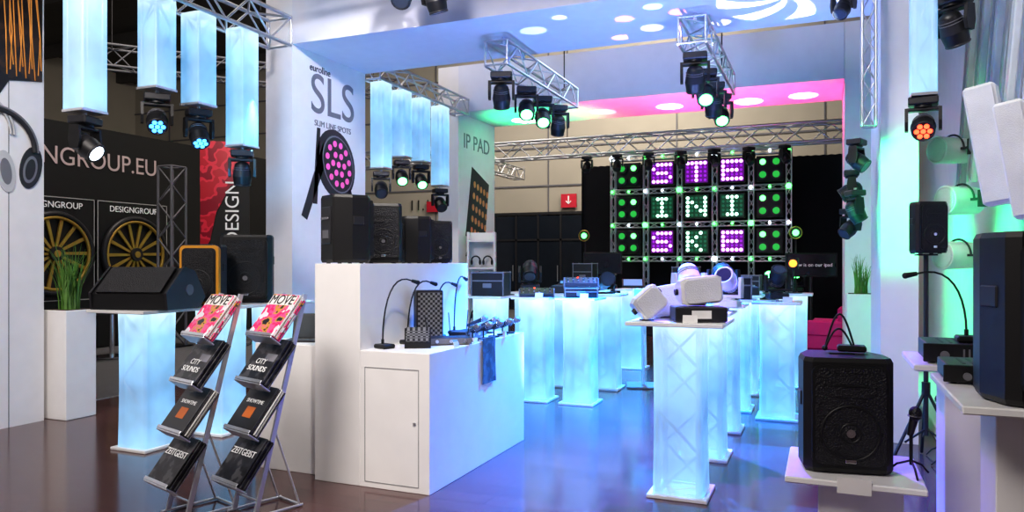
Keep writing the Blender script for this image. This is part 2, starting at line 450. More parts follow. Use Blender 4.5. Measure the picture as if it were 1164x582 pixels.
for i, (y, z, le) in enumerate([(8.62, 2.78, DIML), (9.15, 3.0, EGREEN), (9.7, 3.0, EGREEN), (10.3, 2.7, DIML)]):
    hang_tube(-5.55, y, z, 3.93, .22); moving_head(-5.55, y, z-.05, 35+4*i, -50, le, .8)
g = G(); g.truss((-5.55, 8.40, 4.06), (-5.55, 11.05, 4.06), .25, ALU, .27, .02); g.done('lighting_truss')
for X, col in ((-3.3, 0), (-1.2, 1)):
    g = G(); g.truss((X, 7.4, 3.78), (X, 9.9, 3.78), .26, ALU, .3, .016)
    for y in (7.6, 8.2): g.cyl((X, y, 3.9), (X, y, 4.0), .02, ALU, 8)
    g.cyl((X, 9.7, 3.9), (X, 9.7, 9), .008, BLK2, 6)
    g.done('lighting_truss')
for i, (y, le) in enumerate([(7.55, DIML), (8.3, EGREEN), (8.85, EGREEN), (9.45, DIML)]):
    moving_head(-3.3, y, 3.6, 20+i*3, -45 if le is EGREEN else 30, le, .88)
for i, (y, le) in enumerate([(7.6, DIML), (8.3, EGREEN), (8.95, DIML), (9.6, EGREEN)]):
    moving_head(-1.2, y, 3.6, 8+i*3, -45 if le is EGREEN else 30, le, .88)
for x, y, z, p, t in [(-3.75, 6.2, 4.35, 20, -40), (-3.45, 6.3, 4.3, -20, 20), (-1.15, 6.1, 4.2, 20, -30)]:
    moving_head(x, y, z, p, t, DIML, .9)
g = G(); g.truss((-5.1, 6.15, 4.53), (.8, 6.15, 4.53), .25, ALU, .3, .018)
for x in (-4.8, .5): g.cyl((x, 6.15, 4.6), (x, 6.15, 9), .008, BLK2, 6)
g.done('lighting_truss')
g = G(); g.truss((-13, 9.5, 5.4), (-9, 14.5, 5.4), .4, GREY, .4, .025)
g.cyl((-12.5, 10.1, 5.5), (-12.5, 10.1, 9), .01, BLK2, 6); g.cyl((-9.5, 13.9, 5.5), (-9.5, 13.9, 9), .01, BLK2, 6); g.done('lighting_truss')
g = G(); g.truss((-10.2, 14.9, 3.9), (1.3, 14.9, 3.9), .35, ALU, .4, .025); g.truss((-6.9, 14.9, 3.65), (-6.9, 16.9, 3.65), .25, ALU, .3, .02)
for x in (-9.8, -5, .9): g.cyl((x, 14.9, 4.05), (x, 14.9, 9), .01, BLK2, 6)
g.done('lighting_truss')

# ------------------------------------------------------------------ LED rig
g = G()
n = 40; w0, w1 = -5.3, .9
vs = []; fs = []
for i in range(n*2+1):
    x = w0+(w1-w0)*i/(n*2); y = 16.9+(.05 if i % 2 else -.05)
    vs += [(x, y, .0), (x, y, 3.75)]
for i in range(n*2): fs.append((2*i, 2*i+2, 2*i+3, 2*i+1))
g.add(vs, fs, DRAPE, True); g.done('stage_curtain')
FONT = {'S': ["01111", "10000", "01110", "00001", "11110"], 'T': ["11111", "00100", "00100", "00100", "00100"], 'E': ["11111", "10000", "11110", "10000", "11111"],
        'I': ["01110", "00100", "00100", "00100", "01110"], 'N': ["10001", "11001", "10101", "10011", "10001"], 'K': ["10010", "10100", "11000", "10100", "10010"]}
cols = [-3.98, -3.24, -2.51, -1.78, -1.04]; rows = [3.42, 2.68, 1.94]
g = G()
xb = [-4.35+.735*i for i in range(6)]; zb = [3.79, 3.05, 2.31, 1.57]
for x in xb: g.truss((x, 16.2, .02), (x, 16.2, 3.85), .1, ALU, .2, .016)
for z in zb: g.truss((xb[0], 16.2, z), (xb[-1], 16.2, z), .1, ALU, .2, .016)
for x in xb: g.box((x, 16.2, .01), (.4, .5, .02), BLK2)
words = [('STE', [0, 0, 0]), ('INI', [1, 1, 1]), ('SKE', [0, 1, 0])]
for r_, z in enumerate(rows):
    for c in range(5):
        x = cols[c]
        g.box((x, 16.12, z), (.52, .1, .52), BLACK, .01)
        if 1 <= c <= 3:
            ch = words[r_][0][c-1]; q = words[r_][1][c-1]
            g.box((x, 16.068, z), (.47, .006, .47), (PGLOW, GGLOW)[q])
            for a in range(5):
                for b in range(5):
                    on = FONT[ch][a][b] == '1'
                    px = x-.18+b*.09; pz = z+.18-a*.09
                    g.cyl((px, 16.066, pz), (px, 16.05, pz), .038 if on else .028, (EPURP, EPALE)[q] if on else (EPURD, EPALD)[q], 8)
        else:
            for sx in (-1, 1):
                for sz in (-1, 1):
                    on = (r_*3+c+sx+sz*2) % 3 != 1
                    g.cyl((x+sx*.13, 16.07, z+sz*.13), (x+sx*.13, 16.0, z+sz*.13), .1, BLK2, 14, .11)
                    g.cyl((x+sx*.13, 16.0, z+sz*.13), (x+sx*.13, 15.995, z+sz*.13), .06 if on and sz > 0 else .07, EGRN2 if on and sz > 0 else EGRN3, 14)
for i, x in enumerate(xb):
    for j, z in enumerate(zb):
        g.sph((x, 16.08, z), .035 if (i+j) % 3 else .06, (EGRN2 if (i*2+j) % 3 else EWHITE), 8, 6)
for i in range(5):
    for j in range(4): g.sph((cols[i], 16.08, zb[j]), .03, EGRN2 if (i+j) % 2 else EWHITE, 8, 6)
g.done('led_matrix_wall')
for i in range(7): moving_head(-4.6+i*.65, 15.0, 3.72, 10*i, -30, DIML, .75)
g = G()
for i in range(4): g.box((-4.6+i*1.2, 15.4, .45), (.9, .5, .9), BLK2, .02); g.box((-4.6+i*1.2, 15.14, .45), (.8, .02, .8), GRILL)
g.done('stage_subwoofer_row')
for i, x in enumerate((-4.75, -4.2, -1.0, -.5)):
    moving_head(x, 15.35, .995, 0, 60, EGREEN, .9, up=True).location.z = .93
for i, (x, z) in enumerate([(-4.62, 2.05), (-.5, 2.05)]):
    g = G(); g.cyl((0, -.03, 0), (0, -.16, 0), .08, BLK2, 18, .11); g.cyl((0, -.16, 0), (0, -.165, 0), .06, EGRN2, 18); g.tor((0, -.16, 0), .11, .012, GOLD, 'Y', 20, 6); g.cyl((0, -.08, -z), (0, -.08, 0), .015, BLK2, 8); g.cyl((0, -.08, -z), (0, -.08, -z+.02), .15, BLK2, 16)
    g.done('par_light_pole', (x, 15.02, z))
def tv(x, y, z, w, h, rz=0, txt=None):
    g = G(); g.box((0, 0, z), (w, .05, h), BLACK, .008); g.box((0, -.027, z), (w-.05, .004, h-.05), mat('dark_screen', (.01, .012, .018), .2))
    g.cyl((0, .03, .02), (0, .03, z), .025, BLK2, 10); g.cyl((0, .03, 0), (0, .03, .02), .22, BLK2, 20)
    o = g.done('monitor_on_stand', (x, y, 0), rz)
    if txt: text(o, txt, (0, -.031, z), (R(90), 0, 0), .085, TXTW)
tv(-.22, 14.0, 1.45, .85, .42, R(10), 'Show is on our ipad')
tv(-3.95, 13.9, 1.48, .75, .42, R(10))

def armchair(x, y, rz):
    g = G()
    g.box((0, 0, .25), (.6, .6, .3), MAG, .04); g.box((0, .25, .55), (.6, .14, .5), MAG, .04)
    for s_ in (-1, 1): g.box((s_*.27, 0, .45), (.1, .56, .25), MAG, .03)
    for a in (-1, 1):
        for b in (-1, 1): g.cyl((a*.24, b*.24, 0), (a*.24, b*.24, .1), .02, CHROME, 8)
    g.done('armchair', (x, y, 0), rz)
armchair(-.65, 13.1, R(20)); armchair(-1.75, 13.6, R(170)); armchair(.05, 13.0, R(-100))

# ------------------------------------------------------------------ speakers
def pa_speaker(x, y, z, w, d, h, rz, body=BLACK, gr=GRILL, tilt=0, name='loudspeaker', logo=True, frame=None, rear=False):
    """front faces local -y"""
    g = G(); g.M = Matrix.Rotation(R(tilt), 4, 'X')
    fr = w*.09
    pts = [(-w/2+fr, -d/2), (w/2-fr, -d/2), (w/2, -d/2+fr), (w/2, d*.05), (w*.36, d/2-.01), (w*.32, d/2), (-w*.32, d/2), (-w*.36, d/2-.01), (-w/2, d*.05), (-w/2, -d/2+fr)]
    for i, (z0, z1, s0, s1) in enumerate([(0, .02, .95, 1), (.02, h-.02, 1, 1), (h-.02, h, 1, .95)]):
        n = len(pts)
        A = [(p[0]*s0, p[1]*s0, z0) for p in pts]; B = [(p[0]*s1, p[1]*s1, z1) for p in pts]
        g.add(A+B, [(k, (k+1) % n, n+(k+1) % n, n+k) for k in range(n)], body)
        if i == 0: g.add(A, [tuple(range(n))], body)
        if i == 2: g.add(B, [tuple(range(n))], body)
    if frame:
        g.prism(rrect(w*.98, h*.97, .04, 4, 0, h/2), -d/2-.012, -d/2+.03, frame, 'XZ')
    g.prism(rrect(w*.84, h*.88, w*.1, 4, 0, h/2), -d/2-.022, -d/2+.01, body, 'XZ')
    g.prism(rrect(w*.78, h*.84, w*.09, 4, 0, h/2), -d/2-.030, -d/2-.01, gr, 'XZ')
    g.tor((0, -d/2-.028, h*.36), w*.32, .007, body, 'Y', 28, 6)
    g.tor((0, -d/2-.028, h*.36), w*.11, .006, body, 'Y', 20, 6)
    g.prism(rrect(w*.55, h*.2, .03, 4, 0, h*.77), -d/2-.034, -d/2-.02, gr, 'XZ')
    g.box((0, -d/2-.036, h*.77), (w*.4, .004, .006), body)
    if logo: g.cyl((0, -d/2-.03, h*.36), (0, -d/2-.038, h*.36), w*.05, CHROME, 12); g.box((0, -d/2-.035, h*.12), (w*.12, .006, .018), CHROME, .002)
    for s_ in (-1, 1):
        g.box((s_*w*.5, -d*.12, h*.62), (.012, d*.3, h*.13), BLK2, .005)
    g.box((0, 0, h+.001), (w*.3, .03, .012), body, .004)
    g.box((0, d/2+.002, h*.55), (w*.5, .012, h*.55), BLK2, .004)
    for k in range(4): g.cyl((-w*.15+k*w*.1, d/2+.01, h*.65), (-w*.15+k*w*.1, d/2+.02, h*.65), .01, GREY, 8)
    g.box((0, d/2+.009, h*.42), (w*.3, .004, h*.12), GREY)
    for a in (-1, 1):
        for b in (-1, 1): g.cyl((a*w*.3, b*d*.3, 0), (a*w*.3, b*d*.3, -.006), .015, BLK2, 8)
    return g.done(name, (x, y, z+.006), rz)
pa_speaker(-3.12, 4.38, 1.49, .31, .27, .47, R(150))
pa_speaker(-3.08, 4.80, 1.49, .28, .25, .44, R(35))
pa_speaker(-3.06, 5.24, 1.49, .24, .22, .37, R(140))
pa_speaker(-3.05, 5.60, 1.49, .23, .22, .35, R(40))
g = G()
g.prism([(-.24, 0), (.2, 0), (.27, .1), (.12, .33), (-.02, .37), (-.24, .14)], -.34, .34, BLACK, 'YZ')
g.prism([(-.235, .145), (-.03, .365), (-.05, .38), (-.255, .16)], -.3, .3, GRILL, 'YZ')
for s_ in (-1, 1):
    g.prism([(-.24, 0), (.2, 0), (.28, .1), (.13, .34), (-.02, .385), (-.26, .15)], s_*.34, s_*.36, BLK2, 'YZ')
    g.cyl((s_*.36, .05, .17), (s_*.365, .05, .17), .05, GREY, 16)
g.done('stage_monitor_wedge', (-5.06, 4.42, 1.127), R(12)).scale = (.95, .95, .88)
pa_speaker(-4.98, 4.96, 1.125, .35, .26, .52, R(20), BLK2, GRILL, frame=ORANGE, name='loudspeaker')
pa_speaker(-4.99, 5.48, 1.125, .46, .36, .62, R(35))

g = G(); g.box((0, 0, .505), (.58, .6, .03), WPL, .006); g.box((.03, .03, .245), (.36, .36, .49), WPL, .004); g.box((.03, .03, .01), (.5, .5, .02), WPL)
g.box((.0, -.302, .505), (.14, .004, .07), PAPER)
lp = g.done('speaker_plinth', (.12, 3.93, 0))
pa_speaker(.075, 3.93, .52, .39, .34, .53, R(10))
def arc(p0, p1, h, n=12, side=(0, 0)):
    o = []
    for i in range(n+1):
        t = i/n
        o.append((p0[0]+(p1[0]-p0[0])*t+side[0]*math.sin(math.pi*t), p0[1]+(p1[1]-p0[1])*t+side[1]*math.sin(math.pi*t), p0[2]+(p1[2]-p0[2])*t+h*math.sin(math.pi*t)))
    return o
g = G(); zt = 1.066
g.box((.12, 3.98, zt+.015), (.13, .09, .03), BLACK, .008); g.tube(arc((.0, 3.98, zt+.01), (.13, 3.98, zt+.03), .16, 14), .005, BLACK); g.tube(arc((.0, 3.95, zt+.01), (.12, 3.97, zt+.03), .09, 14), .005, BLACK)
g.sph((.0, 3.98, zt+.012), .014, BLACK, 10, 6)
g.done('headset_microphone')
def mic_tripod(x, y, z, h=.3, rz=0):
    g = G()
    for a in range(3):
        an = R(120*a+20); g.tube([(0, 0, .07), (.06*math.cos(an), .06*math.sin(an), .045), (.1*math.cos(an), .1*math.sin(an), .006)], .005, BLACK)
    g.cyl((0, 0, .05), (0, 0, h*.6), .008, BLACK, 8)
    g.cyl((0, .01, h*.55), (0, -.03, h*.8), .014, BLK2, 10, .02); g.sph((0, -.04, h*.86), (.028, .028, .034), GRILL, 12, 8); g.tor((0, -.036, h*.83), .027, .004, GREY, 'Z', 16, 6)
    g.done('desk_microphone', (x, y, z), rz)
mic_tripod(.365, 3.86, .52, .34, R(20))
for x, y, sy, w in ((.74, 3.42, .86, .3), (.70, 4.4, .6, .3)):
    g = G(); g.box((0, 0, .985), (.6, sy, .03), WPL, .005); g.box((0, 0, .485), (w, w, .97), WHITE, .004); g.box((0, 0, .01), (.45, .45, .02), WPL)
    g.done('display_plinth', (x, y, 0))
pa_speaker(.715, 3.22, 1.0, .40, .34, .6, R(20))
def amp(x, y, z, w, d, h, rz, name='power_amplifier'):
    g = G(); g.box((0, 0, h/2+.008), (w-.03, d, h), BLK2, .004); g.box((0, -d/2-.006, h/2+.008), (w, .012, h), BLACK, .003)
    for a in (-1, 1):
        g.cyl((a*w*.3, -d/2-.012, h/2), (a*w*.3, -d/2-.03, h/2), h*.22, GREY, 14)
        for b in (-1, 1): g.cyl((a*w*.4, b*d*.4, 0), (a*w*.4, b*d*.4, .008), .012, BLACK, 8)
    for k in range(6): g.box((-w*.12+k*w*.05, -d/2-.013, h/2+.008), (.008, .004, h*.5), GREY)
    for k in range(8): g.box((-w*.3+k*w*.085, 0, h+.0085), (.012, d*.6, .002), BLACK)
    g.done(name, (x, y, z), rz)
amp(.66, 3.67, 1.0, .42, .3, .07, R(0)); amp(.68, 4.38, 1.0, .46, .36, .09, R(0))
def gooseneck(x, y, z, h, reach, rz, name='gooseneck_microphone'):
    g = G(); g.box((0, 0, .015), (.1, .12, .03), BLACK, .008); g.cyl((0, .02, .03), (0, .02, .06), .01, BLACK)
    pts = [(0, .02, .05)]
    for i in range(11):
        t = i/10; pts.append((reach*t*t, .02, .05+h*math.sin(math.pi*.58*t)))
    g.tube(pts, .0055, BLACK, 6)
    a = Vector(pts[-2]); b = Vector(pts[-1]); dd = (b-a).normalized()
    g.cyl(b, b+dd*.05, .011, BLACK, 10, .015); g.sph(b+dd*.055, .016, GRILL, 10, 6)
    g.done(name, (x, y, z), rz)
gooseneck(.66, 4.34, 1.1, .30, -.22, 0)
for i in range(4):
    mic_tripod(.80+.02*(i % 2), 5.35+i*.42, 0, .5, R(i*60))
g = G(); g.box((1.1, 6.0, .35), (.4, 1.3, .03), WPL)
for yy in (5.45, 6.55): g.box((1.1, yy, .23), (.35, .04, .22), WPL)
g.done('low_shelf')
g = G()
for k in range(3): g.box((1.1, 5.6+k*.4, .41), (.26, .28, .08), BLK2, .008); g.box((.965, 5.6+k*.4, .41), (.01, .24, .06), GREY)
g.done('wireless_receiver_row')

g = G()
for a in range(3):
    an = R(120*a+90); g.cyl((0, 0, .55), (.28*math.cos(an), .28*math.sin(an), .01), .012, BLACK, 8); g.cyl((0, 0, .25), (.17*math.cos(an), .17*math.sin(an), .25*.62), .008, BLACK, 8)
g.cyl((0, 0, .2), (0, 0, 1.56), .017, BLK2, 12); g.cyl((0, 0, .5), (0, 0, .6), .03, BLACK, 12); g.box((0, 0, 1.555), (.14, .14, .012), BLACK)
st = g.done('speaker_tripod_stand', (.70, 6.35, 0))
pa_speaker(.70, 6.35, 1.562, .23, .2, .38, R(20))

def wall_speaker(y, z, x=1.08):
    g = G()
    g.cyl((0, -.16, 0), (0, .14, 0), .125, WPL, 28, .115); g.tor((0, -.16, 0), .118, .01, WPL, 'Y', 28, 6); g.cyl((0, -.162, 0), (0, -.168, 0), .105, WBAF, 28)
    g.sph((0, .14, 0), (.115, .05, .115), WPL, 20, 8)
    g.tor((0, .0, 0), .14, .009, BLK2, 'Y', 24, 6, .5); g.box((.18, 0, 0), (.16, .04, .02), BLK2); g.box((.235, 0, 0), (.02, .1, .14), BLK2)
    g.done('wall_projector_speaker', (x, y, z), R(-55))
wall_speaker(7.9, 2.53); wall_speaker(7.4, 2.03); wall_speaker(7.55, 1.56)
def column_speaker(x, y, z, w, h, tl, rz):
    g = G(); g.M = Matrix.Rotation(R(tl), 4, 'Y')
    g.box((0, 0, 0), (w, .16, h), WPL, .02); g.box((0, -.084, 0), (w*.86, .012, h*.95), WBAF, .004)
    g.box((w/2+.02, .04, h*.3), (.06, .04, .02), ALU); g.box((w/2+.02, .04, -h*.3), (.06, .04, .02), ALU); g.box((0, .1, 0), (.05, .08, .3), ALU)
    g.done('column_speaker', (x, y, z), rz)
column_speaker(1.07, 6.1, 2.32, .2, .85, -9, R(-20)); column_speaker(1.14, 5.6, 2.15, .17, .75, -9, R(-20))

hang_tube(.66, 6.15, 2.72, 4.38, .17); moving_head(.66, 6.15, 2.7, -6, -60, ERED, .72, multi=True)
moving_head(.84, 6.1, 3.4, -40, 30, DIML, .8); moving_head(.80, 5.9, 3.75, 10, 30, DIML, .8)
g = G(); g.truss((.33, 6.7, 2.6), (.33, 6.7, 4.9), .1, ALU, .2, .012); g.cyl((.33, 6.7, 4.9), (.33, 6.7, 9), .008, BLK2, 6); g.done('vertical_lighting_truss')
for i, (x, y, z, t, le) in enumerate([(.25, 7.0, 2.55, -50, DIML), (.22, 7.3, 2.32, 60, DIML), (.24, 7.05, 2.12, -30, DIML), (.22, 7.6, 2.0, 50, DIML), (.15, 7.1, 3.9, 40, DIML)]):
    moving_head(x, y, z, 70+i*20, t, le, .62)
g = G(); g.box((0, 0, .0), (.12, .12, .14), BLACK, .01); g.cyl((0, -.06, 0), (0, -.12, 0), .055, BLACK, 16); g.cyl((0, -.12, 0), (0, -.123, 0), .045, emat('amber_lens', (1, .22, .02), 4), 16)
g.cyl((0, 0, -.07), (0, 0, -.35), .012, BLACK, 8); g.cyl((0, 0, -.36), (0, 0, -.35), .1, BLACK, 16); g.done('amber_spotlight', (-.35, 9.6, 1.125+.36), 0)

def planter(x, y, w, h, ph, n=60):
    g = G(); g.box((0, 0, h/2), (w, w, h), WHITE, .006); g.box((0, 0, h+.001), (w-.05, w-.05, .006), SOIL)
    for i in range(n):
        a = random.uniform(0, 6.28); l = ph*random.uniform(.6, 1.05); sp = random.uniform(.05, .42)*l; x0 = random.uniform(-.07, .07); y0 = random.uniform(-.07, .07)
        vs = []; px, py = -math.sin(a), math.cos(a)
        for k in range(6):
            t = k/5; rr = sp*t*t; zz = h+l*(t-.25*t*t*sp/l); ww = .011*(1-t)+.001
            cx, cy = x0+math.cos(a)*rr, y0+math.sin(a)*rr
            vs += [(cx+px*ww, cy+py*ww, zz), (cx-px*ww, cy-py*ww, zz)]
        g.add(vs, [(2*k, 2*k+1, 2*k+3, 2*k+2) for k in range(5)], LEAF, True)
    g.done('potted_grass_plant', (x, y, 0))
planter(-6.76, 5.0, .32, 1.04, .66, 110); planter(.42, 10.4, .34, 1.1, .5)

# ------------------------------------------------------------------ counter microphones etc
CT = .91
gooseneck(-2.78, 4.36, CT, .42, .26, R(70)); gooseneck(-2.76, 4.66, CT, .40, .24, R(75)); gooseneck(-2.79, 5.12, CT, .38, .22, R(80)); gooseneck(-2.79, 5.46, CT, .42, .22, R(95))
def checker(name):
    m = bpy.data.materials.new(name); m.use_nodes = True; nt = m.node_tree; b = nt.nodes['Principled BSDF']
    tc = nt.nodes.new('ShaderNodeTexCoord'); c = nt.nodes.new('ShaderNodeTexChecker'); c.inputs['Scale'].default_value = 55
    c.inputs['Color1'].default_value = (.01, .01, .01, 1); c.inputs['Color2'].default_value = (.2, .2, .2, 1)
    nt.links.new(tc.outputs['Object'], c.inputs['Vector']); nt.links.new(c.outputs['Color'], b.inputs['Base Color']); return m
CHK = checker('woven_metal_grille')
g = G(); g.box((0, 0, .2), (.2, .13, .36), BLACK, .008); g.box((0, -.067, .2), (.18, .006, .33), CHK); g.cyl((0, 0, 0), (0, 0, .02), .05, BLACK, 16); g.done('grille_monitor_speaker', (-2.74, 4.9, CT), R(40))
g = G(); g.prism([(-.07, 0), (.07, 0), (.07, .1), (.04, .13), (-.07, .04)], -.09, .09, BLACK, 'YZ'); g.prism([(-.07, .045), (.035, .13), (.03, .137), (-.075, .052)], -.08, .08, CHK, 'YZ'); g.done('small_monitor_wedge', (-2.6, 4.5, CT), R(30))
def rackbox(x, y, z, rz):
    g = G(); g.box((0, 0, .028), (.3, .18, .045), BLACK, .004); g.box((0, -.092, .028), (.3, .006, .042), GREY, .001)
    for k in range(3): g.cyl((-.1+k*.1, -.095, .028), (-.1+k*.1, -.105, .028), .012, ALU, 10)
    g.box((.02, -.096, .03), (.05, .003, .02), SCREEN)
    for s_ in (-1, 1): g.cyl((s_*.14, .08, .03), (s_*.17, .08, .2), .004, BLACK, 6)
    g.done('wireless_receiver', (x, y, z), rz)
rackbox(-2.50, 4.78, CT, R(35)); rackbox(-2.60, 5.28, CT, R(90))
def handheld(x, y, z, rz):
    g = G(); g.cyl((0, 0, 0), (0, 0, .012), .045, BLACK, 16); g.cyl((0, 0, .01), (0, 0, .07), .006, BLACK, 8); g.box((0, 0, .075), (.03, .03, .025), BLACK, .004)
    g.cyl((0, .09, .05), (0, -.05, .105), .013, BLK2, 12, .019); g.sph((0, -.075, .115), (.027, .03, .027), mat('steel_mesh', (.3, .3, .32), .35, .8, bump=.8, bs=300), 12, 8); g.tor((0, -.055, .107), .024, .003, CHROME, 'Y', 16, 6)
    g.done('handheld_microphone', (x, y, z), rz)
for i, (x, y) in enumerate([(-2.42, 5.0), (-2.41, 5.17), (-2.40, 5.34), (-2.40, 5.51), (-2.41, 5.68), (-2.58, 5.62), (-2.72, 5.7)]): handheld(x, y, CT, R(55+i*6))
g = G(); vs = []; fs = []
for j in range(9):
    for i in range(7):
        vs.append((-2.33+.004*math.sin(i*1.7+j*.4), 4.98+i*.040, .93-j*.042))
for j in range(8):
    for i in range(6): fs.append((j*7+i, j*7+i+1, (j+1)*7+i+1, (j+1)*7+i))
g.add(vs, fs, BAG, True); g.box((-2.345, 5.1, .93), (.03, .24, .006), BAG); g.done('promotional_cloth')
g = G()
for y in (4.6, 4.9, 5.44): g.box((-2.352, y, CT+.02), (.005, .07, .04), PAPER, rot=(0, R(-15), 0))
g.done('price_card_row')
g = G(); g.prism(rrect(.32, .22, .02), .0, .015, BLK2); g.box((0, .11, .1), (.32, .012, .2), BLK2, .004, rot=(R(-15), 0, 0)); g.box((0, .102, .1), (.29, .004, .17), mat('lcd', (.05, .06, .07), .2), rot=(R(-15), 0, 0)); g.done('laptop', (-3.56, 4.55, CT), R(20))

# ------------------------------------------------------------------ equipment on plinths
TP = 1.125
def mixer(x, y, rz, w=.36, d=.34, name='audio_mixer', z=TP):
    g = G(); g.prism([(-d/2, 0), (d/2, 0), (d/2, .09), (-d/2, .035)], -w/2, w/2, BLK2, 'YZ')
    for a in range(6):
        for b in range(5):
            yy = -d*.35+b*d*.17; zz = .035+(yy+d/2)/d*.055
            g.cyl((-w*.4+a*w*.16, yy, zz), (-w*.4+a*w*.16, yy, zz+.014), .008, GREY if (a+b) % 3 else ERED if b == 4 and a == 2 else ALU, 8)
    for s_ in (-1, 1): g.box((s_*(w/2+.006), 0, .045), (.012, d, .09), GREY, .003)
    g.done(name, (x, y, z), rz)
def djplayer(x, y, rz, z=TP):
    g = G(); g.box((0, 0, .05), (.32, .36, .09), BLK2, .01); g.cyl((0, -.03, .095), (0, -.03, .112), .1, GREY, 24); g.cyl((0, -.03, .112), (0, -.03, .118), .085, BLACK, 24)
    g.box((0, .13, .12), (.22, .02, .07), BLACK, .005, rot=(R(-30), 0, 0)); g.box((0, .118, .12), (.18, .004, .05), SCREEN, rot=(R(-30), 0, 0))
    g.cyl((.12, .1, .09), (.12, .1, .11), .015, ALU, 10); g.done('dj_media_player', (x, y, z), rz)
def flight(x, y, rz, w=.38, d=.34, h=.28, z=TP):
    g = G(); g.box((0, 0, h/2), (w, d, h), BLACK, .006)
    for a in (-1, 1):
        for b in (-1, 1): g.box((a*w/2, b*d/2, h/2), (.014, .014, h), GREY, .003)
        g.box((0, a*d/2, h), (w, .014, .014), GREY, .003); g.box((0, a*d/2, h*.65), (w, .008, .014), GREY)
        for k in (0, 1): g.sph((a*w/2, (k*2-1)*d/2, h), .014, GREY, 8, 6)
    g.box((0, -d/2-.006, h*.45), (.1, .012, .05), GREY, .004); g.done('equipment_case', (x, y, z), rz)
def parcan(x, y, rz, le=DIML, z=TP, bm_=None):
    B_ = bm_ or BLACK
    g = G(); g.box((0, 0, .01), (.2, .05, .02), B_, .004)
    for s_ in (-1, 1): g.box((s_*.1, 0, .1), (.01, .04, .2), B_)
    g.cyl((0, .08, .14), (0, -.08, .18), .08, B_, 20, .09); g.cyl((0, -.08, .18), (0, -.085, .181), .08, le, 20); g.done('par_light', (x, y, z), rz)
def white_spk(x, y, z, w, d, h, rz, tl=0, name='white_loudspeaker'):
    g = G(); g.M = Matrix.Translation((0, 0, h*.5*abs(math.cos(R(tl)))+abs(math.sin(R(tl)))*w*.5)) @ Matrix.Rotation(R(tl), 4, 'Y')
    pr = [(-w/2, -d/2), (w/2, -d/2), (w/2, 0), (w*.3, d/2), (-w*.3, d/2), (-w/2, 0)]
    n = 6
    for z0, z1, s0, s1 in [(-h/2, -h/2+.03, .82, 1), (-h/2+.03, h/2-.03, 1, 1), (h/2-.03, h/2, 1, .82)]:
        A = [(p[0]*s0, p[1]*s0, z0) for p in pr]; B = [(p[0]*s1, p[1]*s1, z1) for p in pr]
        g.add(A+B, [(k, (k+1) % n, n+(k+1) % n, n+k) for k in range(n)], WPL)
        g.add(A, [tuple(range(n))], WPL); g.add(B, [tuple(range(n))], WPL)
    g.prism(rrect(w*.86, h*.86, .03), -d/2-.014, -d/2+.01, WBAF, 'XZ')
    for s_ in (-1, 1): g.cyl((0, d*.1, s_*h/2), (0, d*.1, s_*(h/2+.02)), .02, BLK2, 12)
    g.M = Matrix.Identity(4); g.box((0, d*.1, .004), (w*.5, .06, .008), BLK2)
    g.done(name, (x, y, z), rz)
white_spk(-1.05, 4.74, TP, .16, .16, .19, R(30), 50); white_spk(-.98, 5.06, TP, .2, .18, .26, R(15), 80)
white_spk(-.74, 4.82, TP+.10, .17, .18, .26, R(25), 84)
g = G(); g.box((0, 0, .05), (.32, .22, .09), BLK2, .006); g.box((0, -.114, .05), (.12, .006, .05), PAPER); g.done('wall_mount_base', (-.74, 4.80, TP), R(20))
moving_head(-.97, 5.86, TP+.02, 30, 145, DIML, .8, up=True, ba=WPL, bb=WPL); moving_head(-.70, 6.0, TP+.02, -10, 60, DIML, .7, up=True, ba=WPL, bb=WPL)
moving_head(-.84, 6.9, TP+.02, 20, 110, DIML, .85, up=True, ba=BLK2, bb=BLACK); flight(-.86, 7.9, R(10), .32, .3, .22); djplayer(-.86, 8.9, R(10))
moving_head(-.42, 7.55, TP+.02, 20, 40, DIML, .7, up=True)
flight(-.95, 10.2, 0, .35, .3, .2); mixer(-2.9, 7.6, R(20)); flight(-2.4, 7.6, R(20), .34, .3, .1); djplayer(-2.9, 8.6, R(10)); parcan(-2.4, 8.6, R(30)); mixer(-2.9, 9.6, 0)
flight(-3.45, 7.6, R(10), .36, .34, .26); parcan(-4.12, 7.6, R(30)); parcan(-3.88, 7.55, R(-10), EBLUE); moving_head(-3.45, 8.8, TP+.02, 20, 130, DIML, .9, up=True); flight(-1.9, 11.2, 0, .36, .3, .3); flight(-3.4, 11, 0, .3, .3, .35)
mixer(-2.4, 7.6, R(20), .34, .3, z=TP+.12)
g = G(); g.box((0, 0, .02), (.3, .02, .2), BLACK, .004, rot=(R(-60), 0, 0)); g.box((0, -.008, .03), (.26, .004, .16), SCREEN, rot=(R(-60), 0, 0)); g.done('tablet', (-2.5, 10.35, TP+.06), R(15))
g = G()
for x, y in [(-.86, 4.62), (-2.9, 7.4), (-2.4, 7.4), (-.42, 7.42)]: g.box((x+.1, y, TP+.025), (.09, .004, .05), PAPER, rot=(R(-15), 0, 0))
g.done('label_card_row')
g = G(); g.box((0, 0, .012), (.4, .4, .024), GREY, .005); g.cyl((0, 0, .02), (0, 0, 1.05), .02, ALU, 12); g.box((0, -.02, 1.1), (.26, .02, .2), WPL, .006, rot=(R(-40), 0, 0)); g.box((0, -.03, 1.108), (.22, .006, .16), SCREEN, rot=(R(-40), 0, 0))
g.done('tablet_floor_stand', (-2.02, 8.9, 0), R(15))
g = G()
for z in (.5, .95, 1.4, 1.85): g.box((0, 0, z), (.42, .3, .03), WHITE)
for s_ in (-1, 1): g.box((s_*.22, 0, 1.0), (.03, .3, 2.0), WHITE)
g.box((0, .16, 1.0), (.44, .02, 2.0), WHITE); g.box((0, 0, .04), (.42, .3, .08), WHITE)
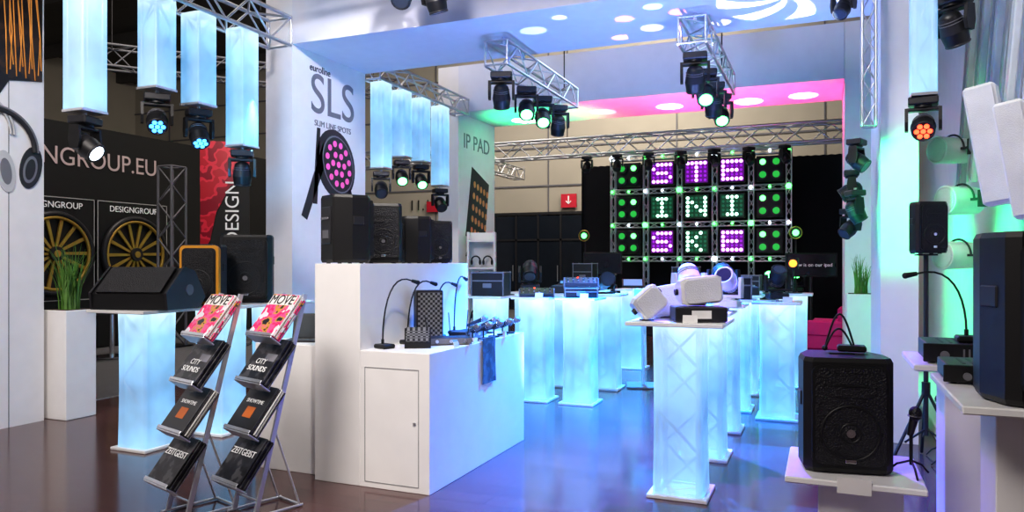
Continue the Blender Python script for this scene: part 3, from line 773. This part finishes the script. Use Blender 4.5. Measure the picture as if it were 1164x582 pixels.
for z in (.53, .98, 1.43):
    for k in range(2): g.tor((-.1+k*.2, 0, z+.1), .07, .012, BLACK, 'Y', 16, 6, .5); [g.sph((-.1+k*.2+q*.07, 0, z+.07), (.02, .04, .05), BLACK, 8, 6) for q in (-1, 1)]
g.done('headphone_shelf', (-5.3, 11.3, 0), R(20))

# ------------------------------------------------------------------ brochure stands
def brochure_stand(x, y, rz):
    g = G(); w = .118
    f = lambda z: -.20+.34*z/1.3
    for s_ in (-1, 1):
        g.box((s_*w, (f(0)+f(1.3))/2, .655), (.014, .03, 1.34), ALU, .002, rot=(-math.atan2(.34, 1.3), 0, 0))
        g.cyl((s_*w, f(.5), .5), (s_*w, .10, .012), .007, ALU, 8); g.cyl((s_*w, -.24, .012), (s_*w, .12, .012), .009, ALU, 8)
    for z in (.1, .62, 1.28): g.cyl((-w, f(z), z), (w, f(z), z), .007, ALU, 8)
    g.cyl((-w, .11, .012), (w, .11, .012), .008, ALU, 8)
    tl = R(-38); mats = [CV_BLK, CV_ORA, CV_BLK, CV_MOVE]; o = []
    for i, z in enumerate((.23, .52, .80, 1.07)):
        M = Matrix.Translation((0, f(z)-.06, z+.09)) @ Matrix.Rotation(tl, 4, 'X'); g.M = M
        for k in range(6):
            dx = .006*math.sin(k*2.1+i); g.box((dx, .020-k*.009, .004*(k % 2)), (.28, .008, .30), PAPER if k % 2 and i in (1, 3) else mats[i], .001)
        g.box((0, -.030, 0), (.28, .008, .30), mats[i], .001)
        if i == 3: g.box((0, -.0342, .105), (.27, .002, .07), PAPER)
        if i == 1: g.box((.0, -.0345, -.03), (.09, .002, .07), mat('cover_orange_block', (.5, .13, .02), .4))
        if i == 2: g.box((.07, -.0345, .02), (.11, .002, .05), PRG)
        g.box((0, -.0, -.16), (.29, .085, .010), ALU, .002); g.box((0, -.045, -.145), (.29, .005, .02), ALU, .002); g.box((0, .03, .0), (.27, .004, .3), ALU)
        g.M = Matrix.Identity(4); o.append(M)
    ob = g.done('brochure_stand', (x, y, 0), rz)
    for i, (s_, sz, zz) in enumerate((('ZEITGEIST', .056, .04), ('SHOWTIME', .035, .04), ('CITY\nSOUNDS', .05, -.04), ('MOVE', .095, .105))):
        M = o[i] @ Matrix.Translation((0, -.037, zz)); e = (M @ Matrix.Rotation(R(90), 4, 'X')).to_euler()
        text(ob, s_, M.to_translation(), e, sz, TXTW if i < 3 else TXTB, .001)
brochure_stand(-3.46, 3.47, R(-18)); brochure_stand(-3.11, 3.64, R(-18))

# ------------------------------------------------------------------ neighbour booth
NB = -12
g = G(); g.box((NB-.1, 10.5, 1.95), (.2, 8.5, 3.9), mat('neighbour_black_wall', (.009, .009, .010), .6)); nb = g.done('neighbour_booth_wall')
LT = mat('neighbour_lettering', (.5, .4, .4), .6, em=(1, .7, .7), es=.05)
text(nb, 'DESIGNGROUP.EU', (NB+.01, 8.95, 3.3), TR, .44, LT, sx=.95)
def wheel(y, z):
    g = G()
    g.box((NB+.13, y, (z+.875)/2), (.24, 1.5, z+.875), mat('display_box_black', (.012, .012, .013), .5), .01)
    X = NB+.25
    LN = mat('thin_outline_grey', (.45, .45, .45), .6)
    for a in (-1, 1): g.box((X, y+a*.74, z), (.015, .015, 1.73), LN); g.box((X, y, z+a*.86), (.015, 1.5, .015), LN)
    g.tor((X+.05, y, z-.08), .66, .05, BLK2, 'X', 40, 8); g.tor((X+.06, y, z-.08), .60, .03, GOLD, 'X', 40, 8)
    for k in range(14):
        a = 2*math.pi*k/14
        P = lambda r, t: (y+r*math.cos(t), z-.08+r*math.sin(t))
        g.prism([P(.1, a-.15), P(.6, a-.03), P(.6, a+.07), P(.1, a+.25)], X+.02, X+.05, GOLD, 'YZ')
    g.cyl((X, y, z-.08), (X+.1, y, z-.08), .12, BLK2, 20); g.cyl((X+.1, y, z-.08), (X+.11, y, z-.08), .06, GOLD, 16)
    o = g.done('alloy_wheel_display')
    text(o, 'DESIGNGROUP', (X+.01, y, z+.73), TR, .15, TXTW)
wheel(8.4, 1.72); wheel(9.95, 1.72)
g = G(); g.box((0, 0, 2.0), (.85, .04, 3.4), mat('banner_black', (.02, .02, .02), .6)); g.box((0, -.025, 3.3), (.85, .01, .8), BANN); g.prism([(-.42, 1.6), (-.25, 1.9), (-.15, 2.4), (.1, 2.9), (-.42, 2.9)], -.033, -.02, BANN, 'XZ')
g.box((0, 0, .02), (.9, .5, .04), GREY); g.cyl((0, .04, 0), (0, .04, 3.7), .02, ALU, 8)
bo = g.done('banner_stand', (-10.1, 10.5, 0), R(35)); text(bo, 'DESIGN', (.14, -.04, 2.4), (R(90), R(-90), 0), .34, TXTW)
g = G(); g.truss((-10.75, 9.9, 0), (-10.75, 9.9, 3.2), .32, GREY, .32, .025); g.box((-10.75, 9.9, .01), (.5, .5, .02), BLK2); g.done('truss_tower')
g = G()
for k in range(2):
    g.box((-10.4, 7.0+k*1.4, .72), (.7, 1.1, .04), BLK2, .01); g.cyl((-10.4, 7.0+k*1.4, .02), (-10.4, 7.0+k*1.4, .7), .04, CHROME, 10); g.cyl((-10.4, 7.0+k*1.4, 0), (-10.4, 7.0+k*1.4, .02), .28, CHROME, 20)
g.done('bistro_table_row')

# ------------------------------------------------------------------ lights
def area(name, loc, tgt, size, pw, col=(1, 1, 1), sy=None):
    l = bpy.data.lights.new(name, 'AREA'); l.energy = pw; l.color = col; l.size = size
    if sy: l.shape = 'RECTANGLE'; l.size_y = sy
    o = bpy.data.objects.new(name, l); sc.collection.objects.link(o); o.location = loc
    o.rotation_euler = (Vector(tgt)-Vector(loc)).to_track_quat('-Z', 'Y').to_euler(); return o
def spot(name, loc, tgt, ang, pw, col, bl=.15, rad=.02):
    l = bpy.data.lights.new(name, 'SPOT'); l.energy = pw; l.color = col; l.spot_size = R(ang); l.spot_blend = bl; l.shadow_soft_size = rad
    o = bpy.data.objects.new(name, l); sc.collection.objects.link(o); o.location = loc
    o.rotation_euler = (Vector(tgt)-Vector(loc)).to_track_quat('-Z', 'Y').to_euler(); return o
area('hall_fill_light', (-3, -1, 6.0), (-4.2, 5, .8), 2.5, 380, (1, .92, .87))  # front fill added from the camera side, not a known hall fixture
area('hall_fill_light', (-9, 9, 8), (-11, 12, 0), 5, 360, (1, .9, .8))
area('hall_fill_light', (-5, 17, 8.3), (-7, 21.5, 3), 6, 620, (1, .9, .78), 2)
area('booth_wash_light', (-2.2, 9.4, 3.95), (-2.2, 9.4, 0), 2., 40, (.5, .7, 1))
spot('counter_key_spot', (-1.0, 2.2, 4.6), (-2.9, 4.6, .8), 38, 480, (1, .93, .87), .5, .15)
spot('poster_key_spot', (-2.5, 4.6, 4.6), (-5.6, 7.6, 2.9), 40, 420, (1, .93, .95), .5, .1)
spot('panel_key_spot', (-3.5, 2.6, 4.6), (-6.8, 4.3, 2.2), 50, 260, (1, .92, .88), .5, .1)
spot('white_display_spot', (.2, 3.4, 4.4), (-.86, 5.0, 1.2), 22, 150, (1, .97, .97), .5, .05)
spot('wall_key_spot', (-.3, 4.6, 4.4), (1.2, 6.2, 2.4), 50, 120, (.97, .97, 1), .6, .1)
spot('blue_wash_spot', (-1.8, 7.2, 3.3), (-1.6, 6.2, 0), 80, 5200, (.005, .20, 1), .8)
spot('blue_wash_spot', (-2.2, 9.4, 3.3), (-1.7, 8.8, 0), 75, 3200, (.005, .32, 1), .8)
spot('violet_wash_spot', (-1.0, 6.6, 3.3), (-.5, 5.0, 0), 65, 1300, (.22, .08, 1), .8)
spot('cyan_wash_spot', (-5.3, 5.9, 3.2), (-3.9, 6.3, 0), 80, 350, (.1, .6, 1), .6)
spot('cyan_wash_spot', (-4.6, 4.6, 2.0), (-5.8, 6.9, 3.4), 60, 100, (.1, .5, 1), .8, .1)
spot('blue_uplight_spot', (-2.2, 6.0, .3), (-2.2, 7.6, 4), 110, 400, (.28, .42, 1), .8, .2)
spot('blue_uplight_spot', (-.6, 6.9, 1.5), (-.8, 7.6, 4), 100, 140, (.3, .38, 1), .8, .1)
spot('pink_wash_spot', (-1.3, 11.3, 1.9), (-1.1, 11.9, 4), 90, 620, (1, .03, .22), .7, .1)
spot('pink_wash_spot', (-3.0, 11.3, 1.9), (-2.9, 11.9, 4), 70, 330, (1, .04, .2), .7, .1)
spot('green_wash_spot', (-4.9, 11.3, 1.9), (-4.5, 11.9, 4), 60, 400, (.05, 1, .3), .7, .1)
spot('front_beam_spot', (-2.2, 9.8, 2.5), (-2.4, 11.1, 4.4), 110, 60, (.6, .65, 1), .7, .1)
spot('green_wash_spot', (-.25, 5.8, 1.3), (.55, 6.92, 1.9), 45, 160, (.01, 1, .25), .8, .1)
spot('green_wash_spot', (-.6, 9.2, 2.8), (1.3, 9.4, 1.3), 60, 520, (.01, 1, .25), .8, .1)
spot('green_wash_spot', (.1, 6.3, 2.6), (1.35, 7.4, 1.7), 60, 240, (.01, 1, .25), .8, .1)
spot('green_wash_spot', (-1.5, 14, 3.6), (-.3, 14.8, 0), 60, 300, (.02, 1, .3), .8, .1)
for x, y, px, py, c, a, p in [(-2.4, 7.9, -2.1, 8.1, (.8, .3, 1), 4, 900), (-1.8, 7.2, -1.7, 7.9, (.5, .4, 1), 5, 900), (-1.8, 7.2, -1.35, 7.5, (1, .2, .7), 4, 1000), (-1.5, 7.2, -2.9, 7.5, (.6, .8, 1), 5, 500), (-1.5, 7.2, -1.0, 8.0, (.7, .7, 1), 4, 900), (-1.5, 7.2, -.85, 7.5, (1, .3, .6), 4, 800),
                              (-1.5, 7.2, -2.5, 7.2, (.8, .8, 1), 3, 500), (-1.6, 7.3, -1.9, 7.5, (1, .2, .6), 4, 900), (-1.6, 7.3, -1.55, 7.25, (.4, .8, 1), 4, 800)]:
    spot('gobo_spot', (x, y, 1.3), (px, py, 4), a, p, c, .1, .01)
for px, py, c in [(-4.9, 12.2, (1, 1, .95)), (-3.4, 12.0, (1, .1, .1)), (-2.3, 12.0, (1, .6, .9)), (-1.1, 12.1, (1, 1, .95)), (-.3, 12.0, (1, .4, .6))]:
    spot('gobo_spot', (px-.2, 10.8, 1.6), (px, py, 4), 9, 2200, c, .1, .01)
s = spot('spiral_gobo_spot', (-.4, 6.6, 1.4), (-.35, 7.45, 4), 26, 1300, (.8, .9, 1), .05, .005)
l = s.data; l.use_nodes = True; nt = l.node_tree; N = nt.nodes.new; L = nt.links.new
em = [n for n in nt.nodes if n.type == 'EMISSION'][0]
tc = N('ShaderNodeTexCoord'); sp = N('ShaderNodeSeparateXYZ'); L(tc.outputs['Normal'], sp.inputs[0])
def mth(op, a, b=None):
    n = N('ShaderNodeMath'); n.operation = op
    for i, v in enumerate((a, b)):
        if v is None: continue
        if isinstance(v, (int, float)): n.inputs[i].default_value = v
        else: L(v, n.inputs[i])
    return n.outputs[0]
an = mth('ARCTAN2', sp.outputs['Y'], sp.outputs['X'])
rd = mth('SQRT', mth('ADD', mth('MULTIPLY', sp.outputs['X'], sp.outputs['X']), mth('MULTIPLY', sp.outputs['Y'], sp.outputs['Y'])))
sn = mth('SINE', mth('ADD', mth('MULTIPLY', an, 7), mth('MULTIPLY', rd, 25)))
L(mth('GREATER_THAN', sn, .1), em.inputs['Strength'])

w = bpy.data.worlds.new('world'); sc.world = w; w.use_nodes = True
bg = w.node_tree.nodes['Background']; bg.inputs[0].default_value = (.95, .88, .95, 1); bg.inputs[1].default_value = .14
